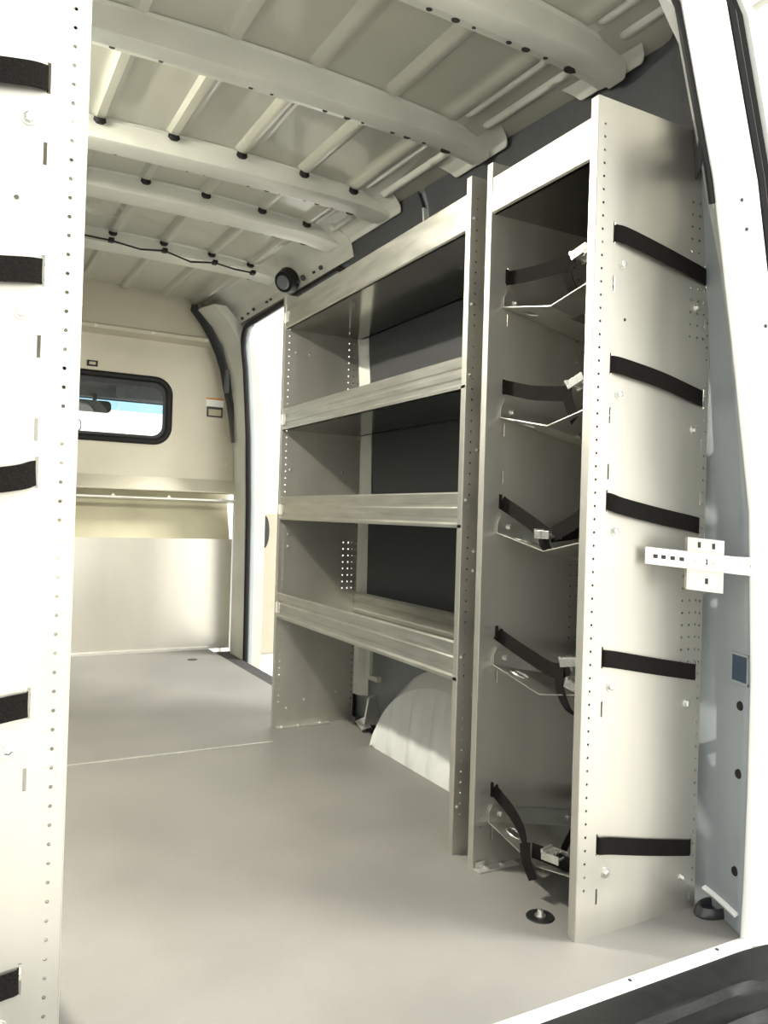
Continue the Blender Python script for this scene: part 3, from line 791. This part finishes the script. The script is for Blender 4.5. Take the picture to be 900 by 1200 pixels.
hm2 = hm.build('bulkhead_rivet', 'galv'); tag(hm2, 'row of small rivets down the right edge of the cream bulkhead', 'rivets', kind='stuff')

# --- B pillar between bulkhead and sliding door ------------------------------
BZ = [(-.25, 1.50), (.9, 1.50), (1.25, 1.485), (1.5, 1.46), (1.7, 1.43), (1.86, 1.38), (1.97, 1.31), (2.06, 1.22)]
secs = []
for z in (-.25, .3, .6, .9, 1.25, 1.4, 1.5, 1.6, 1.7, 1.78, 1.86, 1.92, 1.97, 2.02, 2.06):
    p = lerp(BZ, z); fl = .03+.12*smooth_step(1.6, 2.0, z)
    secs.append([(p, YB-.10, z), (p+.012, YB-.20, z), (p+.05, YB-.31, z), (p+.12, YB-.315, z), (p+.12, YB-.03, z), (p+.02, YB-.02, z)])
struct('trim_9', MB().sweep(secs), 'paint', smooth=True)
mb = MB(); sl = []
for z, w in ((1.28, .004), (1.40, .010), (1.5, .018), (1.58, .028), (1.70, .034), (1.80, .036), (1.90, .040), (1.98, .040), (2.05, .03), (2.09, .012)):
    p = lerp(BZ, z)-.012; sl.append([(p-w, YB-.085, z+.01), (p-w*.2, YB-.115, z), (p+w*.8, YB-.13, z), (p+w*.8, YB-.10, z), (p, YB-.075, z)])
mb.sweep(sl); o = mb.build('pillar_cover', 'plastic', smooth=True); tag(o, 'black curved plastic cover on the pillar between bulkhead and door opening', 'pillar cover')
o2 = MB().box(lerp(BZ, 1.66)-.03, lerp(BZ, 1.66)-.008, YB-.135, YB-.10, 1.58, 1.72).build('belt_slot', 'cab'); o2.parent = o
# seal round the sliding door opening
pts = []
ins = .006
for z in [-.2+.1*i for i in range(20)]: 
    if z < DZ1-DR: pts.append((DY1, z))
for k in range(9):
    a = math.radians(90*k/8); pts.append((DY1-DR+DR*math.cos(a), DZ1-DR+DR*math.sin(a)))
for k in range(9):
    a = math.radians(90+90*k/8); pts.append((DY0+DR+DR*math.cos(a), DZ1-DR+DR*math.sin(a)))
for z in [DZ1-DR-.1*i for i in range(1, 21)]: pts.append((DY0, z))
o = MB().tube([(wall_x(y, z)-.010, y, z) for y, z in pts], .015, 8).build('sliding_door_seal', 'black', smooth=True)
tag(o, 'black rubber seal round the bright sliding door opening', 'seal')
# step well
mb = MB(); mb.box(1.385, 1.56, 3.20, YB-.03, -.26, -.24); mb.box(1.375, 1.385, 3.25, YB-.02, -.25, -.001); mb.box(1.39, 1.55, YB-.05, YB-.03, -.24, -.02)
struct('floor_step', mb, 'step')
mb = MB(); mb.box(1.40, 1.50, YB-.20, YB-.05, -.12, -.09); mb.cyl((1.44, YB-.14, -.09), (0, 0, 1), .02, .03, 12)
tag(mb.build('step_bracket', 'plastic'), 'dark bracket down in the step well beside the bulkhead foot', 'bracket')
o = MB().box(1.36, 1.47, 3.44, 3.475, .0, .012).build('floor_latch', 'plastic', bevel=.003); tag(o, 'small dark latch on the floor edge by the door opening', 'latch')
o = MB().cyl((1.20, 4.45, .0), (0, 0, 1), .028, .002, 20).build('floor_ring', 'dark'); tag(o, 'small dark recess in the floor near the bulkhead', 'recess')

# --- cable and speaker under the roof
t = thing('roof_cable', 'thin black cable strung along the roof beam nearest the bulkhead', 'cable', (.8, 3.73, 2.07))
pth = [(.1, 3.715, 2.075), (.35, 3.715, 2.07), (.57, 3.715, 2.066), (.70, 3.72, 2.052), (.81, 3.715, 2.064), (.93, 3.70, 2.030), (1.05, 3.715, 2.052), (1.15, 3.72, 2.040), (1.24, 3.71, 2.035)]
MB().tube(pth, .0035, 6).tube([(a, b+.012, c+.006) for a, b, c in pth], .003, 6).build('cable', 'black', t, smooth=True)
for i in (2, 4, 6, 8): 
    p = Vector(pth[i]); MB().box(p.x-.012, p.x+.012, p.y-.014, p.y+.02, p.z-.006, p.z+.012).build('clip', 'black', t, bevel=.003)
t = thing('roof_speaker', 'dark round device tucked under the ceiling above the sliding door', 'device', (1.33, 3.60, 1.98))
MB().cyl((1.37, 3.56, 1.985), (-.8, -.5, -.5), .062, .045, 20, .05).build('housing', 'black', t, smooth=True)
MB().cyl((1.335, 3.54, 1.962), (-.8, -.5, -.5), .034, .012, 20, .028).build('cap', 'cab', t, smooth=True)

# --- floor fittings near the camera
t = thing('floor_ring', 'round black tie-down cup with a bright stud in the floor before the rack', 'tie-down', (1.125, 1.31, .0))
t.name = 'tie_down_cup'
MB().cyl((1.125, 1.31, .0), (0, 0, 1), .031, .0025, 28, .029).build('cup', 'black', t, smooth=True)
MB().cyl((1.125, 1.31, .0025), (0, 0, 1), .008, .012, 12, .006).cyl((1.125, 1.31, .0145), (0, 0, 1), .006, .002, 12, .003).cyl((1.125, 1.31, .0025), (0, 0, 1), .012, .002, 12).build('stud', 'galv', t, smooth=True)
t = thing('corner_cup', 'black moulded cup on the floor in the corner behind the tank rack', 'floor cup', (1.48, 1.17, 0))
mb = MB(); sec = []
for z, k in ((0.0, 1), (.004, 1.04), (.015, .95), (.021, .84), (.019, .7), (.006, .6)):
    sec.append([(1.487+.048*k*math.cos(a*math.tau/20), 1.160+.030*k*math.sin(a*math.tau/20), z) for a in range(20)])
mb.sweep(sec); mb.build('cup', 'plastic', t, smooth=True)
mb = MB(); mb.prism([(1.475, 1.20, .0), (1.52, 1.20, .0), (1.465, 1.075, .0), (1.45, 1.075, .0)], (0, 0, .012))
mb2 = MB(); mb2.sweep([[(wall_x(y, .05)-.012, y, .037), (wall_x(y, .05)-.001, y, .040), (wall_x(y, .05)-.001, y, .036), (wall_x(y, .05)-.012, y, .033)] for y in (1.08, 1.12, 1.16, 1.20)])
tag(mb2.build('wall_edge_strip', 'white'), 'thin white edge strip on the wall foot above the black floor cup', 'strip')

# --- rear bumper step
t = thing('bumper_step', 'black ribbed plastic bumper step below the white rear sill', 'bumper step', (.9, .85, -.3))
mb = MB(); secs = []
for i in range(70):
    x = -.5+2.15*i/69
    e = smooth_step(1.40, 1.62, x); back = 1.0365-.02*e; front = .62+.14*e
    ring = []
    for j in range(41):
        y = back-(back-front)*j/40; z = -.006-.058*(j/40)-.045*smooth_step(.75, 1.0, j/40)
        z += .010*e*0
        c = (x-1.1)*.18
        for y0, wv in ((.965, .010), (.90, .016), (.835, .016), (.77, .016)):
            yy = y0+c*.35*(1-smooth_step(.9, 1.5, x)*1.6)
            if .55 < x < 1.45: z += .012*smooth_step(.0, 1, 1-abs(y-yy)/wv if abs(y-yy) < wv else 0)*smooth_step(.55, .62, x)*(1-smooth_step(1.38, 1.45, x))
        ring.append((x, y, z))
    ring += [(x, front-.01, -.20), (x, front, -.42), (x, back, -.42)]
    secs.append(ring)
mb.sweep(secs); mb.build('step_pad', 'step', t, smooth=True)

# --- cab beyond the bulkhead
mb = MB(); mb.box(-.25, 1.52, YB+.12, 6.30, 1.76, 1.80); mb.box(-.25, 1.52, 6.02, 6.14, 1.665, 1.80)
struct('ceiling_cab', mb, 'cab')
struct('floor_cab', MB().box(-.25, 1.52, YB+.12, 6.75, -.16, -.1), 'cab')
mb = MB(); mb.prism([(-.25, 6.4, -.1), (-.25, 6.75, -.1), (-.25, 6.75, .98), (-.25, 6.5, .98)], (1.77, 0, 0)); o = mb.build('dashboard', 'cab', bevel=.03)
tag(o, 'dark dashboard seen low through the bulkhead window', 'dashboard')
t = struct('window_2', MB().tube([(-.2, 6.10, 1.68), (1.46, 6.10, 1.68), (1.50, 6.85, 1.0), (-.24, 6.85, 1.0)], .025, 8, closed=True), 'black')
def wsp(x, k): return (x, 6.10+.75*k, 1.68-.68*k)
mb = MB(); mb.add([wsp(-.2, .115), wsp(1.46, .115), wsp(1.5, 1), wsp(-.24, 1)], [(0,1,2,3)]); g = mb.build('pane', 'glass'); g.parent = t
mb = MB(); mb.add([wsp(-.2, 0), wsp(1.46, 0), wsp(1.46, .12), wsp(-.2, .12)], [(0,1,2,3)]); g = mb.build('sun_band', 'blueglass'); g.parent = t
t = thing('rear_view_mirror', 'dark rear view mirror shape high in the bulkhead window', 'mirror', (.82, 5.95, 1.55))
MB().prism([(x, 5.95, z) for x, z in rrect(.56, .95, 1.545, 1.63, .03)], (0, .03, 0)).build('housing', 'plastic', t)
MB().cyl((.84, 5.98, 1.62), (0, .2, 1), .015, .06, 10).build('stem', 'plastic', t)
t = thing('sun_visor', 'grey folded sun visor behind the top of the bulkhead window', 'sun visor', (1.2, 5.9, 1.62))
MB().prism([(x, 5.92, z) for x, z in rrect(.98, 1.42, 1.66, 1.762, .03)], (0, .02, 0)).build('flap', 'cab', t)
t = thing('document_holder', 'small pale rounded frame at the left in the bulkhead window', 'holder', (.64, 5.9, 1.45))
MB().tube([(x, 5.9, z) for x, z in rrect(.55, .74, 1.40, 1.475, .02)], .005, 6, closed=True).build('frame', 'cab', t)

# --- opened passenger door seen through the side opening
t = thing('passenger_door', 'opened pale cab door with dark speaker and pocket, seen through the side opening', 'door', (1.75, 5.3, -.2))
mb = MB(); mb.box(1.62, 2.5, 5.30, 5.38, -.30, .92); mb.build('door_shell', 'white', t, bevel=.02)
mb = MB(); mb.box(1.70, 2.42, 5.27, 5.30, -.15, .86); mb.build('inner_trim', 'trimw', t, bevel=.012)
mb = MB(); mb.tube([(1.66, 5.34, .92), (1.70, 5.34, 1.70), (2.46, 5.34, 1.62), (2.48, 5.34, .92)], .022, 8); mb.build('window_frame', 'white', t)
MB().prism([(1.905+.035*math.cos(a*math.tau/24), 5.262, .72+.115*math.sin(a*math.tau/24)) for a in range(24)], (0, .01, 0)).build('speaker_grille', 'plastic', t)
MB().prism([(1.82+.016*math.cos(a*math.tau/24), 5.262, .03+.14*math.sin(a*math.tau/24)) for a in range(24)], (0, .01, 0)).build('door_pocket', 'cab', t)
MB().box(1.74, 1.765, 5.258, 5.27, .40, .52).build('switch_panel', 'cab', t, bevel=.003)
MB().box(1.83, 1.88, 5.255, 5.27, .33, .50).build('pull_handle', 'orange' if False else 'recess', t, bevel=.005)

# --- outside ground
struct('ground', MB().box(-14, 14, -14, 22, -.72, -.66), 'ground')
struct('floor_underbody', MB().box(-.27, 1.50, 1.08, YB-.02, -.10, -.021), 'dark')

# --- light: unseen added lamp on the roof, sky and soft daylight from behind
em = bpy.data.materials.new('lamp_lens'); em.use_nodes = True; b = em.node_tree.nodes['Principled BSDF']
b.inputs['Base Color'].default_value = (.9, .9, .85, 1); b.inputs['Emission Color'].default_value = (1, .95, .82, 1); b.inputs['Emission Strength'].default_value = 520
t = thing('unseen_lamp', 'unseen lamp added on the left side of the ceiling to light the wheel arch', 'lamp', (.0, 2.27, 1.98))  # out of view, added to brighten the wheel arch below the shelf
MB().box(-.055, .055, 2.10, 2.44, 1.985, 2.045).build('lamp_housing', 'plastic', t, bevel=.006)
MB().box(-.035, .035, 2.12, 2.42, 1.978, 1.985).build('lens', em, t)

w = bpy.data.worlds.new('sky'); SC.world = w; w.use_nodes = True; nt = w.node_tree
bg = nt.nodes['Background']
tc = nt.nodes.new('ShaderNodeTexCoord'); sp = nt.nodes.new('ShaderNodeSeparateXYZ'); nt.links.new(tc.outputs['Generated'], sp.inputs[0])
cr = nt.nodes.new('ShaderNodeValToRGB'); mr = nt.nodes.new('ShaderNodeMapRange')
mr.inputs[1].default_value = -.2; mr.inputs[2].default_value = 1; nt.links.new(sp.outputs[2], mr.inputs[0]); nt.links.new(mr.outputs[0], cr.inputs[0])
cr.color_ramp.elements[0].color = (1, .97, .88, 1); cr.color_ramp.elements[1].color = (.93, .97, 1, 1)
nt.links.new(cr.outputs[0], bg.inputs[0]); bg.inputs[1].default_value = 1.0
sd = bpy.data.lights.new('sun', 'SUN'); sd.energy = 2.5; sd.angle = math.radians(22); sd.color = (1, .97, .9)
so = bpy.data.objects.new('sun', sd); COL.objects.link(so)
dirv = Vector((-1, .7, -1.35)); so.rotation_euler = dirv.to_track_quat('-Z', 'Y').to_euler()

vs_ = SC.view_settings; vs_.view_transform = 'Standard'; vs_.look = 'None'; vs_.gamma = 1; vs_.exposure = 1.24; vs_.use_curve_mapping = False
